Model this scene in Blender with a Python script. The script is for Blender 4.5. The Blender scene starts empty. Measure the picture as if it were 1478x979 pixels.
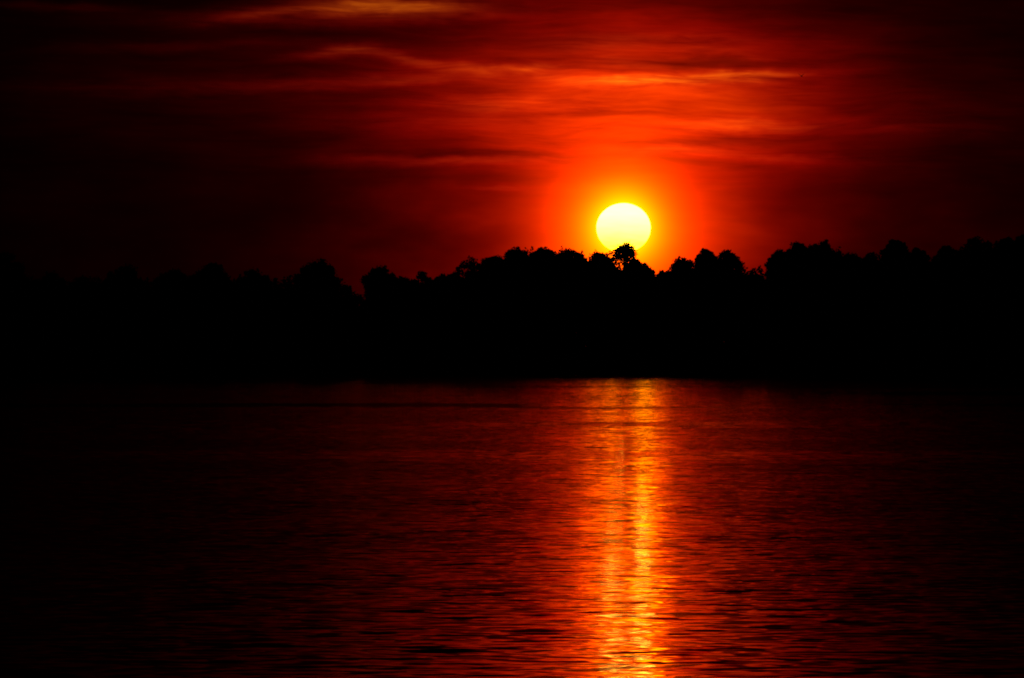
import bpy, math, random
import numpy as np
from mathutils import Vector

# ------------------------------------------------------------------ scale and bearings
# A telephoto view (about 10 degrees wide) over a wide river: the far bank is about a
# kilometre away and the lens is about 4 m above the water.  +Y is towards the far bank.
SC = bpy.context.scene
COL = SC.collection
W_PX, F_PX, CAM_H = 1478.0, 8416.0, 4.26      # photo width, pixels per radian
CX, HOR = 739.0, 503.0                       # bearing and horizon row used for surveying
def az(px): return (px - CX) / F_PX          # survey angle -> slope to the right
def el(py): return (HOR - py) / F_PX         # survey angle -> slope upwards

# ------------------------------------------------------------------ camera
cam = bpy.data.objects.new('camera', bpy.data.cameras.new('camera'))
COL.objects.link(cam)
cam.location = (0, 0, CAM_H)
cam.data.sensor_width = 36
cam.data.lens = F_PX * 36 / W_PX
cam.rotation_euler = (math.radians(90) + (HOR - 489.5) / F_PX, 0, 0)
cam.data.clip_start = 0.5
cam.data.clip_end = 200000
SC.camera = cam

# ------------------------------------------------------------------ sky
SUN_X, SUN_Y = 900.0, 329.0
SUN_AZ, SUN_EL = math.atan(az(SUN_X)), math.atan(el(SUN_Y))
world = bpy.data.worlds.new('World'); SC.world = world
world.use_nodes = True
NT = world.node_tree
NT.nodes.clear()

class NG:
    """tiny helper for arithmetic node chains"""
    def __init__(s, nt): s.nt = nt
    def _in(s, sock, v):
        if isinstance(v, (int, float)): sock.default_value = v
        else: s.nt.links.new(v, sock)
    def m(s, op, a, b=None, c=None, clamp=False):
        n = s.nt.nodes.new('ShaderNodeMath'); n.operation = op; n.use_clamp = clamp
        for i, v in enumerate((a, b, c)):
            if v is not None: s._in(n.inputs[i], v)
        return n.outputs[0]
    def add(s, *v):
        r = v[0]
        for x in v[1:]: r = s.m('ADD', r, x)
        return r
    def mul(s, *v):
        r = v[0]
        for x in v[1:]: r = s.m('MULTIPLY', r, x)
        return r
    def sub(s, a, b): return s.m('SUBTRACT', a, b)
    def div(s, a, b): return s.m('DIVIDE', a, b)
    def exp(s, a): return s.m('POWER', math.e, a)
    def xyz(s, x, y, z=0.0):
        n = s.nt.nodes.new('ShaderNodeCombineXYZ')
        for i, v in enumerate((x, y, z)): s._in(n.inputs[i], v)
        return n.outputs[0]
    def sep(s, v):
        n = s.nt.nodes.new('ShaderNodeSeparateXYZ'); s.nt.links.new(v, n.inputs[0]); return n.outputs
    def noise(s, vec, scale, detail=3, rough=0.5, dist=0.0, color=False):
        n = s.nt.nodes.new('ShaderNodeTexNoise')
        s.nt.links.new(vec, n.inputs['Vector'])
        n.inputs['Scale'].default_value = scale; n.inputs['Detail'].default_value = detail
        n.inputs['Roughness'].default_value = rough; n.inputs['Distortion'].default_value = dist
        return n.outputs['Color' if color else 'Fac']
    def ramp(s, v, a, b, c, d, smooth=True):
        n = s.nt.nodes.new('ShaderNodeMapRange')
        n.interpolation_type = 'SMOOTHSTEP' if smooth else 'LINEAR'
        s._in(n.inputs[0], v)
        for i, x in enumerate((a, b, c, d)): n.inputs[i + 1].default_value = x
        return n.outputs[0]
    def rgb(s, r, g, b):
        n = s.nt.nodes.new('ShaderNodeCombineColor')
        for i, v in enumerate((r, g, b)): s._in(n.inputs[i], v)
        return n.outputs[0]

g = NG(NT)
tc = NT.nodes.new('ShaderNodeTexCoord')
dx, dy, dz = g.sep(tc.outputs['Generated'])
# bearing and elevation of the sky direction, in units of 1/F_PX radian, from the sun
U = g.mul(g.m('ARCTAN2', dx, dy), F_PX)
V = g.mul(g.m('ARCSINE', dz), F_PX)
sU, sV = az(SUN_X) * F_PX, el(SUN_Y) * F_PX
du = g.sub(U, sU); dv = g.sub(V, sV)
# thin high cloud drawn out along the horizon
cv = g.xyz(g.mul(U, 0.0026), g.mul(V, 0.020))
wob = g.sub(g.noise(g.xyz(g.mul(U, 0.004), g.mul(V, 0.010)), 1.0, 2), 0.5)
V2 = g.add(V, g.mul(wob, 34.0), g.mul(U, 0.012))
cv2 = g.xyz(g.mul(U, 0.0034), g.mul(V2, 0.034), 3.1)
cl = g.noise(cv2, 1.0, 5, 0.55, 0.25)
cv3 = g.xyz(g.mul(U, 0.0105), g.mul(V2, 0.11), 7.7)
fine = g.noise(cv3, 1.0, 4, 0.6, 0.4)
cloud = g.add(g.mul(g.sub(cl, 0.5), 2.3), g.mul(g.sub(fine, 0.5), 0.9))
hi = g.ramp(V, 185, 310, 0.15, 1.0)            # the low air is clear of cloud texture
cmod = g.m('MAXIMUM', g.add(1.0, g.mul(cloud, hi)), 0.12)
# aureole
r = g.m('SQRT', g.add(g.mul(du, du), g.mul(dv, dv)))
dvs = g.mul(dv, g.ramp(dv, -10, 10, 1.0, 0.78))
rs = g.m('SQRT', g.add(g.mul(du, du), g.mul(dvs, dvs)))
veil = g.noise(g.xyz(g.mul(U, 0.007), g.mul(V, 0.016), 12.3), 1.0, 3, 0.55)
rs = g.mul(rs, g.add(1.0, g.mul(g.sub(veil, 0.5), 0.55)))
R1 = g.mul(3.1, g.exp(g.mul(rs, -1 / 70.0)))
R2 = g.add(g.mul(0.050, g.exp(g.mul(rs, -1 / 260.0))), g.mul(26.0, g.exp(g.mul(r, -1 / 27.0))))
G1 = g.mul(5.0, g.exp(g.mul(r, -1 / 19.0)))
G2 = g.mul(0.30, g.exp(g.mul(rs, -1 / 43.0)))

def gauss(px, py, sx, sy, amp, slope=0.0, vv=None):
    """a lit streak of cloud centred on the surveyed bearing, slope = rise per unit run"""
    u0, v0 = px - CX, HOR - py
    a = g.sub(U, u0)
    b = g.sub(g.sub(vv if vv is not None else V, v0), g.mul(a, slope))
    q = g.add(g.mul(a, a, 0.5 / sx ** 2), g.mul(b, b, 0.5 / sy ** 2))
    return g.mul(amp, g.exp(g.mul(q, -1.0)))
Vw = g.add(V, g.mul(g.sub(g.noise(g.xyz(g.mul(U, 0.012), g.mul(V, 0.02), 1.7), 1.0, 3, 0.6), 0.5), 22.0))
canopy = gauss(920, 155, 150, 60, 0.44)        # sheet of cloud lit from below, above the sun
canopy2 = gauss(760, 120, 260, 60, 0.045)
streaks = [
    (560, 9, 75, 7.5, 0.32, 0.0), (500, 22, 140, 9, 0.050, 0.03), (640, 27, 90, 5, 0.05, 0.05),
    (372, 20, 45, 5, 0.075, 0.13), (100, 13, 70, 5, 0.010, -0.05),
    (492, 74, 42, 5, 0.10, 0.10), (565, 83, 48, 5, 0.09, -0.20), (660, 94, 62, 6, 0.12, -0.10),
    (700, 104, 120, 6.5, 0.09, 0.06), (760, 100, 70, 4, 0.10, 0.0), (560, 118, 150, 6, 0.045, 0.06),
    (885, 117, 70, 6, 0.38, 0.0), (1040, 113, 78, 6, 0.34, 0.05), (960, 122, 110, 12, 0.15, 0.0),
    (930, 62, 110, 12, 0.13, 0.0), (905, 90, 45, 8, 0.10, -0.25), (1060, 80, 50, 4, 0.06, -0.08),
    (640, 232, 100, 5.5, 0.075, 0.0), (740, 231, 60, 5, 0.09, -0.04), (720, 271, 34, 2.6, 0.10, 0.0),
    (740, 150, 70, 9, 0.18, 0.0), (690, 178, 110, 10, 0.06, 0.0),
    (1060, 182, 75, 7, 0.28, 0.0), (1090, 226, 80, 4.5, 0.10, -0.05), (970, 215, 60, 7, 0.2, 0.03),
    (1260, 186, 90, 8, 0.03, 0.0), (1330, 160, 110, 18, 0.012, 0.0), (330, 66, 120, 5, 0.014, 0.03),
    (330, 122, 150, 7, 0.016, 0.02),
]
st = None
for (px, py, sx, sy, amp, sl) in streaks:
    q = gauss(px, py, sx, sy, amp, sl, Vw)
    st = q if st is None else g.add(st, q)
st = g.mul(st, g.m('MAXIMUM', g.add(1.0, g.mul(g.sub(fine, 0.5), 2.6)), 0.1))
dark = g.add(gauss(1030, 205, 120, 5, 0.32, 0.0, Vw), gauss(610, 60, 220, 16, 0.35, 0.0, Vw),
             gauss(640, 222, 110, 3.5, 0.45, 0.0, Vw), gauss(1010, 92, 120, 6, 0.45, 0.0, Vw),
             gauss(660, 250, 150, 12, 0.20, 0.0, Vw), gauss(820, 60, 70, 12, 0.2, 0.0, Vw))
keep = g.sub(1.0, g.m('MINIMUM', dark, 0.9))
lid = g.ramp(V, 480, 580, 1.0, 0.14)           # cloud thickens and darkens higher up
can = g.mul(g.add(canopy, canopy2), cmod)
R = g.add(g.mul(g.add(R1, R2), g.m('MAXIMUM', g.add(1.0, g.mul(cloud, hi, 0.85)), 0.2)), can, st)
# added glow in the unseen sky above the view, to brighten the water
fill_h = g.mul(g.ramp(V, 520, 660, 0.0, 1.0), g.ramp(V, 820, 1400, 1.0, 0.04))
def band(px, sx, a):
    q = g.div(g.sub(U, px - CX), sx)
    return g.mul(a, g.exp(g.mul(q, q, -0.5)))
fill_glow = g.mul(fill_h, g.add(band(900, 60, 2.6), band(931, 9, 7.0), band(883, 6, 3.6), band(858, 8, 1.6), band(955, 8, 1.2)))  # narrow bands added to draw bright streaks in the water's reflection
wide = g.mul(fill_h, band(890, 260, 0.030))  # faint broad part of the added glow
R = g.add(g.mul(R, keep, lid), fill_glow, wide)
G = g.add(G1, g.mul(G2, g.m('MAXIMUM', g.add(1.0, g.mul(cloud, hi, 0.5)), 0.3)), g.mul(can, can, 0.13), g.mul(st, st, 0.34),
          g.mul(gauss(560, 8, 120, 12, 1.0), st, 0.03))
G = g.add(g.mul(G, keep, lid), g.mul(fill_glow, fill_glow, 0.026))
B = g.mul(st, 0.006)
glow = g.rgb(R, G, B)
# the clear-sky part of the light, dust-laden and deep red at this hour
skyt = NT.nodes.new('ShaderNodeTexSky'); skyt.sky_type = 'NISHITA'; skyt.sun_disc = False
skyt.sun_elevation = SUN_EL; skyt.sun_rotation = SUN_AZ
skyt.dust_density = 10.0; skyt.air_density = 3.0; skyt.ozone_density = 0.0
tint = NT.nodes.new('ShaderNodeMix'); tint.data_type = 'RGBA'; tint.blend_type = 'MULTIPLY'
tint.inputs[0].default_value = 1.0
NT.links.new(skyt.outputs[0], tint.inputs[6]); tint.inputs[7].default_value = (0.010, 0.0006, 0.0004, 1)
bg1 = NT.nodes.new('ShaderNodeBackground'); NT.links.new(glow, bg1.inputs[0]); bg1.inputs[1].default_value = 1.0
bg2 = NT.nodes.new('ShaderNodeBackground'); NT.links.new(tint.outputs[2], bg2.inputs[0]); bg2.inputs[1].default_value = 0.05
ad = NT.nodes.new('ShaderNodeAddShader'); out = NT.nodes.new('ShaderNodeOutputWorld')
NT.links.new(bg1.outputs[0], ad.inputs[0]); NT.links.new(bg2.outputs[0], ad.inputs[1])
NT.links.new(ad.outputs[0], out.inputs[0])
world.cycles.sampling_method = 'MANUAL'; world.cycles.sample_map_resolution = 4096

SC.view_settings.view_transform = 'Standard'
SC.view_settings.look = 'None'
SC.view_settings.exposure = 0.0
SC.view_settings.gamma = 1.0
SC.view_settings.use_curve_mapping = False
SC.cycles.use_denoising = True
SC.cycles.denoiser = 'OPENIMAGEDENOISE'
SC.cycles.max_bounces = 4
SC.cycles.pixel_filter_type = 'BLACKMAN_HARRIS'
SC.cycles.filter_width = 1.9
SC.cycles.sample_clamp_indirect = 0
SC.cycles.caustics_reflective = True

# ------------------------------------------------------------------ helpers
def link_mesh(name, verts, faces, mat, parent=None, smooth=False):
    me = bpy.data.meshes.new(name)
    me.from_pydata([tuple(v) for v in verts], [], [tuple(f) for f in faces])
    me.materials.append(mat)
    if smooth: me.shade_smooth()
    o = bpy.data.objects.new(name, me); COL.objects.link(o)
    if parent: o.parent = parent
    return o
def quads_mesh(name, V4, mat, parent=None):
    """V4: (n,k,3) array of separate k-gons"""
    n, k = V4.shape[:2]
    me = bpy.data.meshes.new(name)
    me.vertices.add(n * k); me.vertices.foreach_set('co', V4.reshape(-1).astype(np.float32))
    me.loops.add(n * k); me.loops.foreach_set('vertex_index', np.arange(n * k, dtype=np.int32))
    me.polygons.add(n); me.polygons.foreach_set('loop_start', np.arange(0, n * k, k, dtype=np.int32))
    me.update(calc_edges=True); me.validate()
    me.materials.append(mat)
    o = bpy.data.objects.new(name, me); COL.objects.link(o)
    if parent: o.parent = parent
    return o
def tag(o, label=None, cat=None, group=None, kind=None):
    for k, v in (('label', label), ('category', cat), ('group', group), ('kind', kind)):
        if v: o[k] = v
    return o
def empty(name, loc):
    o = bpy.data.objects.new(name, None); COL.objects.link(o); o.location = loc; return o
def mat(name):
    m = bpy.data.materials.new(name); m.use_nodes = True
    nt = m.node_tree; b = nt.nodes['Principled BSDF']
    return m, nt, b, NG(nt)
def noisy_mat(name, c1, c2, scale, rough=0.8, spec=0.2):
    m, nt, b, h = mat(name)
    gm = nt.nodes.new('ShaderNodeNewGeometry')
    f = h.noise(gm.outputs['Position'], scale, 4, 0.6)
    mx = nt.nodes.new('ShaderNodeMix'); mx.data_type = 'RGBA'
    nt.links.new(h.ramp(f, 0.3, 0.7, 0, 1), mx.inputs[0])
    mx.inputs[6].default_value = (*c1, 1); mx.inputs[7].default_value = (*c2, 1)
    nt.links.new(mx.outputs[2], b.inputs['Base Color'])
    b.inputs['Roughness'].default_value = rough
    b.inputs['Specular IOR Level'].default_value = spec
    return m

M_LEAF = noisy_mat('foliage', (0.035, 0.060, 0.018), (0.070, 0.100, 0.030), 0.6)
M_LEAF2 = noisy_mat('foliage_olive', (0.050, 0.065, 0.020), (0.090, 0.105, 0.035), 0.5)
M_BARK = noisy_mat('bark', (0.10, 0.075, 0.05), (0.18, 0.14, 0.10), 2.0)
M_PALM = noisy_mat('palm_leaf', (0.045, 0.075, 0.025), (0.075, 0.10, 0.035), 0.8, 0.6, 0.3)
M_DEAD = noisy_mat('dry_palm_leaf', (0.14, 0.10, 0.055), (0.22, 0.16, 0.09), 0.9)
M_GROUND = noisy_mat('soil', (0.13, 0.10, 0.065), (0.07, 0.085, 0.035), 0.08)
M_BIRD = noisy_mat('plumage', (0.03, 0.028, 0.026), (0.06, 0.055, 0.05), 12.0)

# ------------------------------------------------------------------ water
m_water, nt, b, h = mat('water')
gm = nt.nodes.new('ShaderNodeNewGeometry')
px_, py_, pz_ = h.sep(gm.outputs['Position'])
P = gm.outputs['Position']
ripple = h.sep(h.noise(h.xyz(h.mul(px_, 0.75), py_), 2.5, 1.5, 0.5, 0.3, color=True))
wave = h.sep(h.noise(h.xyz(h.mul(px_, 0.5), py_, 5.0), 1.6, 1.5, 0.5, 0.2, color=True))
swell = h.sep(h.noise(h.xyz(h.mul(px_, 0.30), py_, 9.0), 0.07, 2.0, 0.5, 0.0, color=True))
# wind: ruffled water in the open, calmer towards the far bank, with slicks between gusts
gust = h.noise(h.xyz(h.mul(px_, 0.25), py_, 2.0), 0.030, 3.0, 0.55)
gustf = h.ramp(gust, 0.30, 0.66, 0.72, 1.25)
edge = h.add(py_, h.mul(h.sub(h.noise(P, 0.02, 3.0, 0.6), 0.5), 40.0))
calm = h.ramp(edge, 575, 640, 1.0, 0.55)
slick = h.noise(h.xyz(h.mul(px_, 0.010), h.mul(py_, 0.020), 4.0), 1.0, 2.0, 0.5)
slickf = h.mul(h.ramp(slick, 0.54, 0.62, 0.0, 0.75), h.ramp(py_, 170, 260, 0.0, 1.0))
near_slick = h.mul(h.ramp(h.m('ABSOLUTE', h.sub(edge, 434)), 12, 28, 0.97, 0.0), h.ramp(px_, -1, 6, 1.0, 0.0))
near = h.ramp(py_, 60, 260, 1.3, 1.0)
amp = h.mul(gustf, near, calm, h.sub(1.0, slickf), h.sub(1.0, near_slick))
AY, AX = 0.36, 0.08
def slope(i, a, off=0.0):
    s = h.add(h.mul(h.sub(ripple[i], 0.5), a * 0.62), h.mul(h.sub(wave[i], 0.5), a * 0.85), h.mul(h.sub(swell[i], 0.5), a * 0.06))
    return h.mul(s, amp, -1.0)
sy_ = slope(1, AY)
# wind-driven ripples: gentler slope on the far side of each crest, steeper on the near side
sy_ = h.add(h.mul(h.m('MAXIMUM', sy_, 0.0), 0.30), h.m('MINIMUM', sy_, 0.0))
nv = h.xyz(slope(0, AX), sy_, 1.0)
nrm = nt.nodes.new('ShaderNodeVectorMath'); nrm.operation = 'NORMALIZE'
nt.links.new(nv, nrm.inputs[0]); nt.links.new(nrm.outputs[0], b.inputs['Normal'])
b.inputs['Base Color'].default_value = (0.012, 0.014, 0.012, 1)
b.inputs['IOR'].default_value = 1.33
b.inputs['Roughness'].default_value = 0.06

# ------------------------------------------------------------------ shore, ground, water sheets
def shore(u):
    """distance of the far water's edge at slope u (x/y)"""
    p = u * F_PX + CX
    return float(np.interp(p, [-1500, 0, 500, 900, 1150, 1478, 3000], [1150, 1010, 985, 975, 930, 860, 700]))
def ground_z(x, y):
    if y < 300:
        return max(-3.0, min(2.6, 2.2 - y * 0.3)) if y < 30 else -3.0
    u = x / y
    d = y - shore(u) - 3 * math.sin(x * 0.11) - 2 * math.sin(x * 0.043 + 1)
    if d < -20: return -3.0
    if d < 0: return -3.0 * (-d / 20)
    return min(1.3, d * 0.12) + 0.25 * math.sin(x * 0.07) * min(1, d / 20) * 0.5
ys = [-4000, -1500, -400, -60, -20, -6, 0, 6, 14, 30, 100, 300, 500, 600] + list(range(660, 1300, 8)) + [1400, 1700, 2500, 5000, 15000, 45000]
xs = [-40000, -12000, -4000, -1500, -800, -500] + list(range(-360, 361, 9)) + [500, 800, 1500, 4000, 12000, 40000]
vs = [(x, y, ground_z(x, y) if y < 1290 else 1.3) for y in ys for x in xs]
nx = len(xs)
fs = [(j * nx + i, j * nx + i + 1, (j + 1) * nx + i + 1, (j + 1) * nx + i) for j in range(len(ys) - 1) for i in range(nx - 1)]
tag(link_mesh('ground', vs, fs, M_GROUND, smooth=True), kind='structure')
wy = [2, 20, 60, 150, 400, 700, 1000, 1280]; wx = [-1280, -400, -100, 0, 100, 400, 1280]
vs = [(x, y, 0.0) for y in wy for x in wx]; nx = len(wx)
fs = [(j * nx + i, j * nx + i + 1, (j + 1) * nx + i + 1, (j + 1) * nx + i) for j in range(len(wy) - 1) for i in range(nx - 1)]
tag(link_mesh('water', vs, fs, m_water), kind='structure')

# ------------------------------------------------------------------ the sun
def build_sun():
    D = 60000.0
    c = Vector((az(SUN_X) * D, D, CAM_H + el(SUN_Y) * D))
    rx, rz = 39.0 / F_PX * D, 35.5 / F_PX * D          # flattened by refraction near the horizon
    vs, fs = [], []
    NU, NV = 96, 48
    vs.append((0, 0, rz))
    for j in range(1, NV):
        t = math.pi * j / NV
        for i in range(NU):
            a = 2 * math.pi * i / NU
            vs.append((rx * math.sin(t) * math.cos(a), rx * math.sin(t) * math.sin(a), rz * math.cos(t)))
    vs.append((0, 0, -rz))
    for i in range(NU):
        fs.append((0, 1 + i, 1 + (i + 1) % NU))
        k = 1 + (NV - 2) * NU
        fs.append((len(vs) - 1, k + (i + 1) % NU, k + i))
    for j in range(NV - 2):
        for i in range(NU):
            a0 = 1 + j * NU; b0 = a0 + NU
            fs.append((a0 + i, b0 + i, b0 + (i + 1) % NU, a0 + (i + 1) % NU))
    m, nt, bs, h = mat('sun_light')
    nt.nodes.remove(bs)
    tcn = nt.nodes.new('ShaderNodeTexCoord')
    ox, oy, oz = h.sep(tcn.outputs['Object'])
    hgt = h.mul(oz, 1 / rz)
    n = h.noise(h.xyz(h.mul(ox, 0.004), h.mul(oz, 0.02)), 1.0, 3)
    blue = h.add(h.ramp(hgt, -0.75, 0.55, 0.10, 0.80, smooth=False), h.mul(h.sub(n, 0.5), 0.22))
    em = nt.nodes.new('ShaderNodeEmission'); o_ = nt.nodes['Material Output']
    s = SUN_POWER
    nt.links.new(h.rgb(h.ramp(hgt, -1, 1, 0.8 * s, 1.1 * s), h.ramp(hgt, -1, 1, 0.33 * s, 0.46 * s), blue), em.inputs[0])
    nt.links.new(em.outputs[0], o_.inputs[0])
    o = link_mesh('sun', vs, fs, m, smooth=True); o.location = c
    tag(o, 'blazing pale yellow sun disc sinking behind the palm crown', 'sun', kind='thing')
SUN_POWER = 20.0
build_sun()

# ------------------------------------------------------------------ trees
rng = np.random.default_rng(7)
def leaf_cards(pts, size, r, flat=0.0):
    """random small leaf-spray faces (rhombus with a bent tip) at pts"""
    n = len(pts)
    a = r.normal(size=(n, 3)); a /= np.linalg.norm(a, axis=1)[:, None]
    b_ = r.normal(size=(n, 3)); b_ -= (b_ * a).sum(1)[:, None] * a; b_ /= np.linalg.norm(b_, axis=1)[:, None]
    s = size * r.uniform(0.55, 1.3, size=(n, 1))
    w = s * r.uniform(0.35, 0.7, size=(n, 1))
    return np.stack([pts - a * s, pts - b_ * w - a * s * 0.1, pts + a * s, pts + b_ * w + a * s * 0.15], axis=1)
def tube(path, radii, sides=7):
    vs, fs = [], []
    for k, (p, rad) in enumerate(zip(path, radii)):
        p = np.array(p, float)
        d = np.array(path[min(k + 1, len(path) - 1)], float) - np.array(path[max(k - 1, 0)], float)
        d /= np.linalg.norm(d) + 1e-9
        e = np.cross(d, (0.3, 1, 0.1)); e /= np.linalg.norm(e) + 1e-9; f = np.cross(d, e)
        for i in range(sides):
            t = 2 * math.pi * i / sides
            vs.append(tuple(p + rad * (math.cos(t) * e + math.sin(t) * f)))
    for k in range(len(path) - 1):
        for i in range(sides):
            fs.append((k * sides + i, k * sides + (i + 1) % sides, (k + 1) * sides + (i + 1) % sides, (k + 1) * sides + i))
    fs.append(tuple(range(sides))[::-1]); fs.append(tuple((len(path) - 1) * sides + i for i in range(sides)))
    return vs, fs
def join(parts):
    V, F = [], []
    for vs, fs in parts:
        o = len(V); V += vs; F += [tuple(i + o for i in f) for f in fs]
    return V, F

def build_tree(px, top, width, kind, label, cat='tree', name='broadleaf_tree', setback=18.0, seed=0):
    r = np.random.default_rng(1000 + seed)
    u = az(px); Y = shore(u) + setback
    X = u * Y
    gz = ground_z(X, Y) - 0.15
    Ht = CAM_H + el(top) * Y - gz
    rw = 0.5 * width / F_PX * Y
    root = empty(name, (X, Y, gz))
    tag(root, label, cat, 'trees lining the far bank')
    depth = rw * r.uniform(0.85, 1.1)
    # crown envelope: a dome of sprays; tall trees carry a second, lower tier
    rz = min(Ht * 0.42, rw * (1.25 if kind != 'round' else 1.05))
    cz = Ht - rz
    blobs = []
    nb = {'round': 40, 'airy': 20, 'ragged': 44, 'flat': 30, 'small': 20}[kind]
    for i in range(nb):
        t = r.uniform(0, 2 * math.pi); ph = r.uniform(-0.35, 1.0)
        sx = math.sqrt(max(0, 1 - ph * ph))
        rad = rw * r.uniform(0.13, 0.32) * (0.8 if kind in ('ragged', 'airy') else 1.0)
        k = r.uniform(0.80, 1.0)
        c = np.array([(rw - rad) * sx * math.cos(t) * k, (depth - rad) * sx * math.sin(t) * k, cz + (rz - rad * 0.9) * ph * k])
        blobs.append((c, rad))
    # one spray reaches the crown's full height, two the full width
    blobs.append((np.array([rw * r.uniform(-0.2, 0.2), 0, Ht - rw * 0.26]), rw * 0.27))
    for sgn in (-1, 1):
        blobs.append((np.array([sgn * rw * 0.74, 0, cz + rz * r.uniform(-0.1, 0.3)]), rw * 0.27))
    core = 0.62 if kind == 'airy' else 0.80
    pts = []
    for c, rad in blobs:
        n = int((150 if kind != 'airy' else 75) * max(0.5, rad) ** 1.6) + 50
        d = r.normal(size=(n, 3)); d /= np.linalg.norm(d, axis=1)[:, None]
        rr = rad * r.uniform(0.25, 1.06, size=(n, 1)) ** 0.6 * r.uniform(0.85, 1.42, size=(n, 1))
        pts.append(c + d * rr * np.array([1, 1, 0.82]))
    # inner foliage
    n = int(190 * rw * rz ** 0.7) if kind != 'airy' else int(60 * rw)
    d = r.normal(size=(n, 3)); d /= np.linalg.norm(d, axis=1)[:, None]
    rr = r.uniform(0, 1, size=(n, 1)) ** 0.5 * core
    pts.append(np.array([0, 0, cz]) + d * rr * np.array([rw, depth, rz]))
    # lower skirt of foliage down to shrub height
    if kind != 'airy':
        n = int(60 * rw * max(1, cz - 3)); 
        z = r.uniform(2.5, cz, size=n)
        q = 0.9 - 0.25 * (1 - z / max(cz, 0.1))
        a = r.uniform(0, 2 * math.pi, size=n); s = np.sqrt(r.uniform(0, 1, size=n)) * q
        pts.append(np.stack([rw * s * np.cos(a), depth * s * np.sin(a), z], axis=1))
    P_ = np.concatenate(pts)
    cards = leaf_cards(P_, 0.26 if kind in ('ragged', 'airy') else 0.28, r)
    # twiggy sprays poking out of the outline
    quads_mesh('crown', cards, M_LEAF if seed % 2 else M_LEAF2, root)
    # trunk with limbs reaching the sprays
    tr = 0.018 * Ht + 0.10
    bend = r.normal(size=2) * 0.03 * Ht
    fork = Ht * r.uniform(0.30, 0.42)
    parts = [tube([(0, 0, -0.2), (bend[0] * .3, bend[1] * .3, fork * 0.5), (bend[0] * .6, bend[1] * .6, fork), (bend[0], bend[1], Ht - rz * 0.8)],
                  [tr * 1.35, tr, tr * 0.8, tr * 0.35], 8)]
    f0 = np.array([bend[0] * .6, bend[1] * .6, fork])
    for c, rad in blobs[:14] + blobs[-3:]:
        m_ = (f0 + c) / 2 + np.array([0, 0, -0.08 * Ht]) + r.normal(size=3) * 0.2
        parts.append(tube([f0, m_, c], [tr * 0.45, tr * 0.26, 0.035], 5))
    vs, fs = join(parts)
    link_mesh('trunk', vs, fs, M_BARK, root)
    return root

TREES = [
 (8, 363, 60, 'ragged', 'tall dark tree at the left edge, highest of the dim trees there'),
 (72, 392, 48, 'flat', 'low dark tree right beside the tall tree at the left edge'),
 (118, 399, 50, 'flat', 'lowest flat-topped tree among the dim ones at far left'),
 (182, 382, 64, 'ragged', 'broad uneven tree between the flat low tree and the first round crown'),
 (250, 388, 52, 'round', 'first of three round crowns in a row, left of the narrow domed one'),
 (305, 379, 52, 'round', 'narrow domed crown, tallest of three round crowns in the dim left'),
 (366, 387, 62, 'ragged', 'wide uneven crown just left of the tall lone round tree'),
 (458, 374, 58, 'round', 'large lone round tree standing above the bank left of the deep gap'),
 (500, 411, 34, 'small', 'small tree sloping down into the left side of the deep gap'),
 (549, 384, 46, 'round', 'upright round-topped tree rising from the right side of the deep gap'),
 (583, 399, 32, 'flat', 'low flat bushy tree leaning on the round-topped tree by the deep gap'),
 (610, 391, 38, 'small', 'low uneven crown in the low stretch of trees left of centre'),
 (636, 395, 28, 'small', 'small even crown just right of the low uneven one'),
 (654, 392, 26, 'small', 'small tree at the foot of the feathery open tree'),
 (678, 370, 40, 'airy', 'feathery open tree with red sky showing through its branches'),
 (713, 368, 46, 'ragged', 'dense tree climbing toward the sharp peak of the ridge'),
 (745, 356, 40, 'ragged', 'dark tree with a sharp twiggy peak on the central ridge'),
 (784, 357, 44, 'round', 'wide dark crown in the middle of the ridge left of the sun'),
 (824, 359, 42, 'ragged', 'flat-topped dark crown against the orange glow left of the sun'),
 (864, 364, 42, 'ragged', 'lower dark crown touching the left side of the palm'),
 (916, 373, 21, 'ragged', 'small crown tucked under the right side of the palm'),
 (928, 379, 34, 'ragged', 'small tree sloping down from the palm to the bright notch'),
 (957, 391, 18, 'small', 'tiny shrubby tree in the bright notch right of the sun'),
 (986, 371, 46, 'ragged', 'dark bushy tree just right of the bright notch'),
 (1019, 359, 28, 'ragged', 'slim pointed tree between two bushy crowns right of the sun'),
 (1049, 361, 46, 'ragged', 'rounded dark tree at the end of the clump right of the sun'),
 (1090, 389, 44, 'small', 'low tree in the dip before the big twin crowns'),
 (1128, 360, 38, 'round', 'round shoulder crown on the left of the big twin crowns'),
 (1154, 349, 44, 'round', 'left one of the two big domed crowns on the right bank'),
 (1184, 347, 48, 'round', 'right one of the two big domed crowns on the right bank'),
 (1228, 364, 46, 'ragged', 'lower tree directly right of the big domed crowns'),
 (1258, 366, 36, 'flat', 'even-topped tree left of the upright crown on the right bank'),
 (1293, 345, 36, 'ragged', 'upright crown standing alone above even treetops on the right bank'),
 (1325, 358, 34, 'ragged', 'short tree sloping down right of the upright crown'),
 (1366, 354, 36, 'ragged', 'middling crown between the dip and the broad crown at far right'),
 (1411, 341, 54, 'ragged', 'broad high crown near the right edge, widest of that end'),
 (1454, 342, 26, 'ragged', 'narrow crown squeezed between the broad one and the right edge'),
 (1481, 335, 32, 'ragged', 'highest crown on the right, cut by the picture edge'),
]
for i, (px, top, w, kind, label) in enumerate(TREES):
    build_tree(px, top, w * 1.22, kind, label, seed=i, setback=14 + (i * 7 % 5) * 5)

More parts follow.
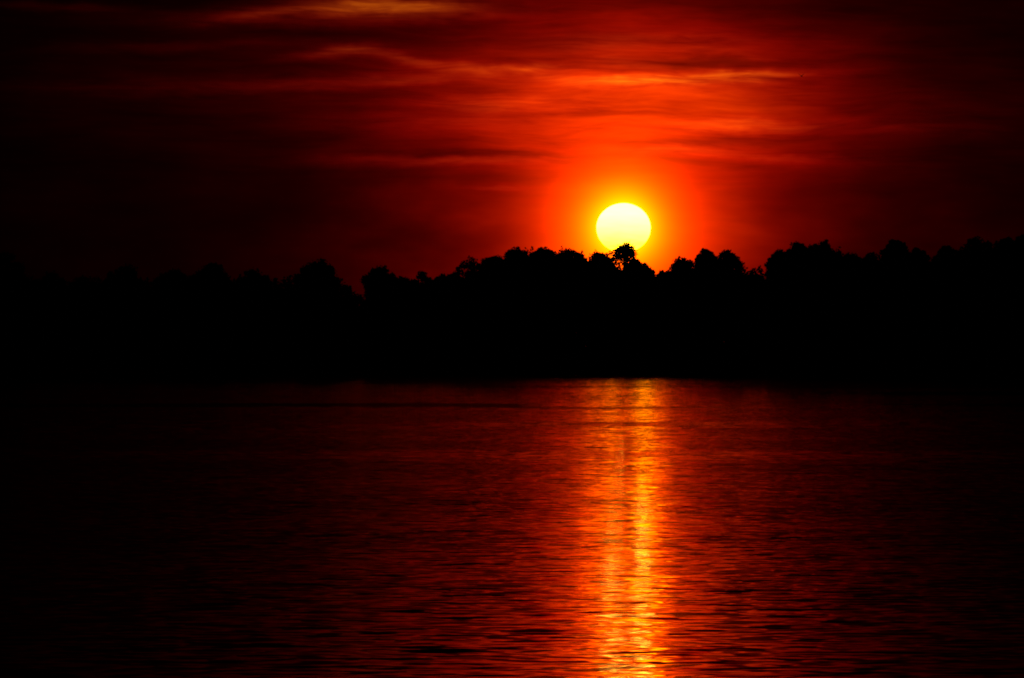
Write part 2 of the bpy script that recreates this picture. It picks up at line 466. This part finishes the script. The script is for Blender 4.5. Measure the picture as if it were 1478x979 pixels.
# ------------------------------------------------------------------ palm in front of the sun
def build_palm(px, cyc):
    r = np.random.default_rng(77)
    u = az(px); Y = shore(u) + 22; X = u * Y; gz = ground_z(X, Y) - 0.15
    hub = CAM_H + el(cyc) * Y - gz
    root = empty('fan_palm', (X, Y, gz))
    tag(root, 'spiky fan palm silhouetted against the lower edge of the sun', 'palm tree', 'trees lining the far bank')
    path = [(0.25 * math.sin(t * 2.0), 0.1 * math.sin(t * 3), t * (hub)) for t in np.linspace(0, 1, 12)]
    path[0] = (path[0][0], path[0][1], -0.2)
    off = np.array([path[-1][0], path[-1][1], 0])
    rad = [0.42 - 0.02 * k if k < 4 else 0.24 - 0.004 * k for k in range(12)]
    rad[0] = 0.5
    vs, fs = tube(path, rad, 10)
    link_mesh('trunk', vs, fs, M_BARK, root)
    H = np.array([path[-1][0], path[-1][1], hub])
    def fan(d, pet, R, nseg, spread, droop):
        d = d / np.linalg.norm(d)
        side = np.cross(d, (0, 0, 1)); side /= np.linalg.norm(side) + 1e-9
        tilt = r.normal() * 0.8
        up = np.cross(side, d)
        side, up = side * math.cos(tilt) + up * math.sin(tilt), up * math.cos(tilt) - side * math.sin(tilt)
        base = H + d * pet + np.array([0, 0, -0.06 * pet])
        V, F = tube([H + d * 0.1, (H + base) / 2 + np.array([0, 0, 0.05]), base], [0.05, 0.035, 0.03], 4)
        V = list(V); F = list(F)
        for k in range(nseg):
            a = spread * ((k + 0.5) / nseg - 0.5)
            da = spread / nseg * 0.42
            def at(an, rr, lift=0.0):
                return base + rr * (math.cos(an) * d + math.sin(an) * side) + up * lift + np.array([0, 0, -droop * rr * rr])
            L = R * (1 - 0.22 * abs(a) / (spread / 2)) * r.uniform(0.70, 1.22)
            o = len(V)
            V += [tuple(at(a, 0.02)), tuple(at(a - da, L * 0.6)), tuple(at(a, L, 0.02)), tuple(at(a + da, L * 0.6)), tuple(at(a, L * 0.6, -0.05))]
            F += [(o, o + 1, o + 4), (o + 1, o + 2, o + 4), (o + 4, o + 2, o + 3), (o, o + 4, o + 3)]
        return V, F
    green, dead = [], []
    N = 62
    for i in range(N):
        z = 1 - (i + 0.5) / N * 1.6
        a = i * 2.39996 + r.normal() * 0.12
        s = math.sqrt(max(0, 1 - z * z))
        d = np.array([s * math.cos(a), s * math.sin(a), z])
        pet = r.uniform(0.7, 1.45) * (1 - 0.28 * max(0, z) ** 2)
        if i % 4 == 0: pet = r.uniform(0.35, 0.7)
        R = min(r.uniform(1.0, 1.55), 3.0 - pet)
        green.append(fan(d, pet, R, 13, math.radians(210), 0.08))
    for i in range(24):
        a = i * 2.39996 + 0.7
        d = np.array([0.75 * math.cos(a), 0.75 * math.sin(a), -0.25 - 0.3 * (i % 5)])
        dead.append(fan(d, r.uniform(0.9, 2.0), r.uniform(0.7, 1.0), 9, math.radians(120), 0.35))
    vs, fs = join(green); link_mesh('crown', vs, fs, M_PALM, root)
    vs, fs = join(dead); o = link_mesh('dead_leaves', vs, fs, M_DEAD, root)
    return root
build_palm(899, 364)

# ------------------------------------------------------------------ the wood behind and the thicket at the water's edge
def mass(name, label, cat, prof, back0, back1, zmin, size, n, u0, u1, matr, seed, lump):
    r = np.random.default_rng(seed)
    p = r.uniform(u0, u1, size=n)
    back = r.uniform(back0, back1, size=n)
    sh = np.array([shore(az(q)) for q in p]); Y = sh + back
    X = (p - CX) / F_PX * Y
    topy = np.interp(p, [q[0] for q in prof], [q[1] for q in prof])
    topz = CAM_H + (HOR - topy) / F_PX * Y
    bump = sum(lump * a * np.sin(p * f + ph) for a, f, ph in ((0.5, 0.11, 0.3), (0.35, 0.27, 1.9), (0.3, 0.61, 4.0), (0.2, 1.3, 2.2)))
    topz = topz + bump
    t = r.uniform(0, 1, size=n) ** 0.85
    Z = zmin + (topz - zmin) * t
    sz = size * (0.75 + 1.5 * np.clip((topz - Z - 0.6) / 2.5, 0, 1))[:, None]
    cards = leaf_cards(np.stack([X, Y, Z], axis=1), sz, r)
    o = quads_mesh(name, cards, matr)
    tag(o, label, cat, kind='stuff')
PROF = [(-400, 410), (0, 396), (60, 401), (130, 404), (170, 396), (210, 402), (240, 400), (300, 400), (400, 405), (440, 404), (500, 420), (521, 431), (560, 412), (640, 406),
        (700, 380), (735, 365), (760, 362), (840, 364), (850, 368), (885, 367), (905, 372), (925, 384), (946, 396), (968, 384), (985, 379), (1040, 374), (1062, 378), (1075, 393), (1105, 391), (1122, 372), (1150, 360), (1190, 360), (1220, 368), (1310, 368), (1344, 372), (1400, 358), (1478, 352), (1900, 365)]
mass('forest', 'dark mass of woodland filling the bank behind the tree crowns', 'woodland', PROF, 40, 95, 1.0, 0.42, 115000, -350, 1850, M_LEAF, 5, 0.9)
UND = [(-400, 500), (400, 500), (900, 498), (1150, 492), (1478, 484), (1900, 484)]
mass('undergrowth', 'black thicket of shrubs along the far water line', 'undergrowth', UND, 2, 14, 0.1, 0.24, 42000, -350, 1850, M_LEAF2, 6, 0.5)

# ------------------------------------------------------------------ bird
def build_bird(px, py, Y):
    X = az(px) * Y; Z = CAM_H + el(py) * Y
    root = empty('bird', (X, Y, Z))
    root.rotation_euler = (0, 0, math.radians(62))
    tag(root, 'tiny dark bird flying high right of the lit clouds', 'bird')
    # body with head and tail along +X, wings half raised
    prof = [(-0.16, 0.004), (-0.11, 0.018), (-0.04, 0.040), (0.03, 0.045), (0.08, 0.030), (0.105, 0.027), (0.13, 0.024), (0.15, 0.008), (0.172, 0.002)]
    b1 = tube([(x, 0, 0.012 if x > 0.09 else 0) for x, _ in prof], [q for _, q in prof], 10)
    V = [(-0.13, -0.012, 0), (-0.13, 0.012, 0), (-0.25, 0.05, 0.004), (-0.235, 0, 0.006), (-0.25, -0.05, 0.004),
         (-0.13, -0.012, 0.008), (-0.13, 0.012, 0.008), (-0.25, 0.05, 0.010), (-0.235, 0, 0.012), (-0.25, -0.05, 0.010)]
    F = [(0, 1, 2, 3, 4), (9, 8, 7, 6, 5), (0, 5, 6, 1), (1, 6, 7, 2), (2, 7, 8, 3), (3, 8, 9, 4), (4, 9, 5, 0)]
    vs, fs = join([b1, (V, F)])
    link_mesh('body', vs, fs, M_BIRD, root)
    for s in (-1, 1):
        sec = [(0.02, 0.09, 0.03, 0.02), (0.12, 0.095, 0.10, 0.016), (0.21, 0.07, 0.16, 0.010), (0.29, 0.02, 0.17, 0.004)]
        V, F = [], []
        for k, (y, c, z, t) in enumerate(sec):
            lead = 0.05 - 0.02 * k * k * 0.5
            V += [(lead, s * y, z), (lead - c * 0.5, s * y, z + t), (lead - c * 1.3, s * y, z), (lead - c * 0.5, s * y, z - t * 0.4)]
        for k in range(3):
            for i in range(4):
                F.append((k * 4 + i, k * 4 + (i + 1) % 4, k * 4 + 4 + (i + 1) % 4, k * 4 + 4 + i))
        F += [(0, 1, 2, 3), (15, 14, 13, 12)]
        link_mesh('wing', V, F, M_BIRD, root)
build_bird(1157, 110, 430)
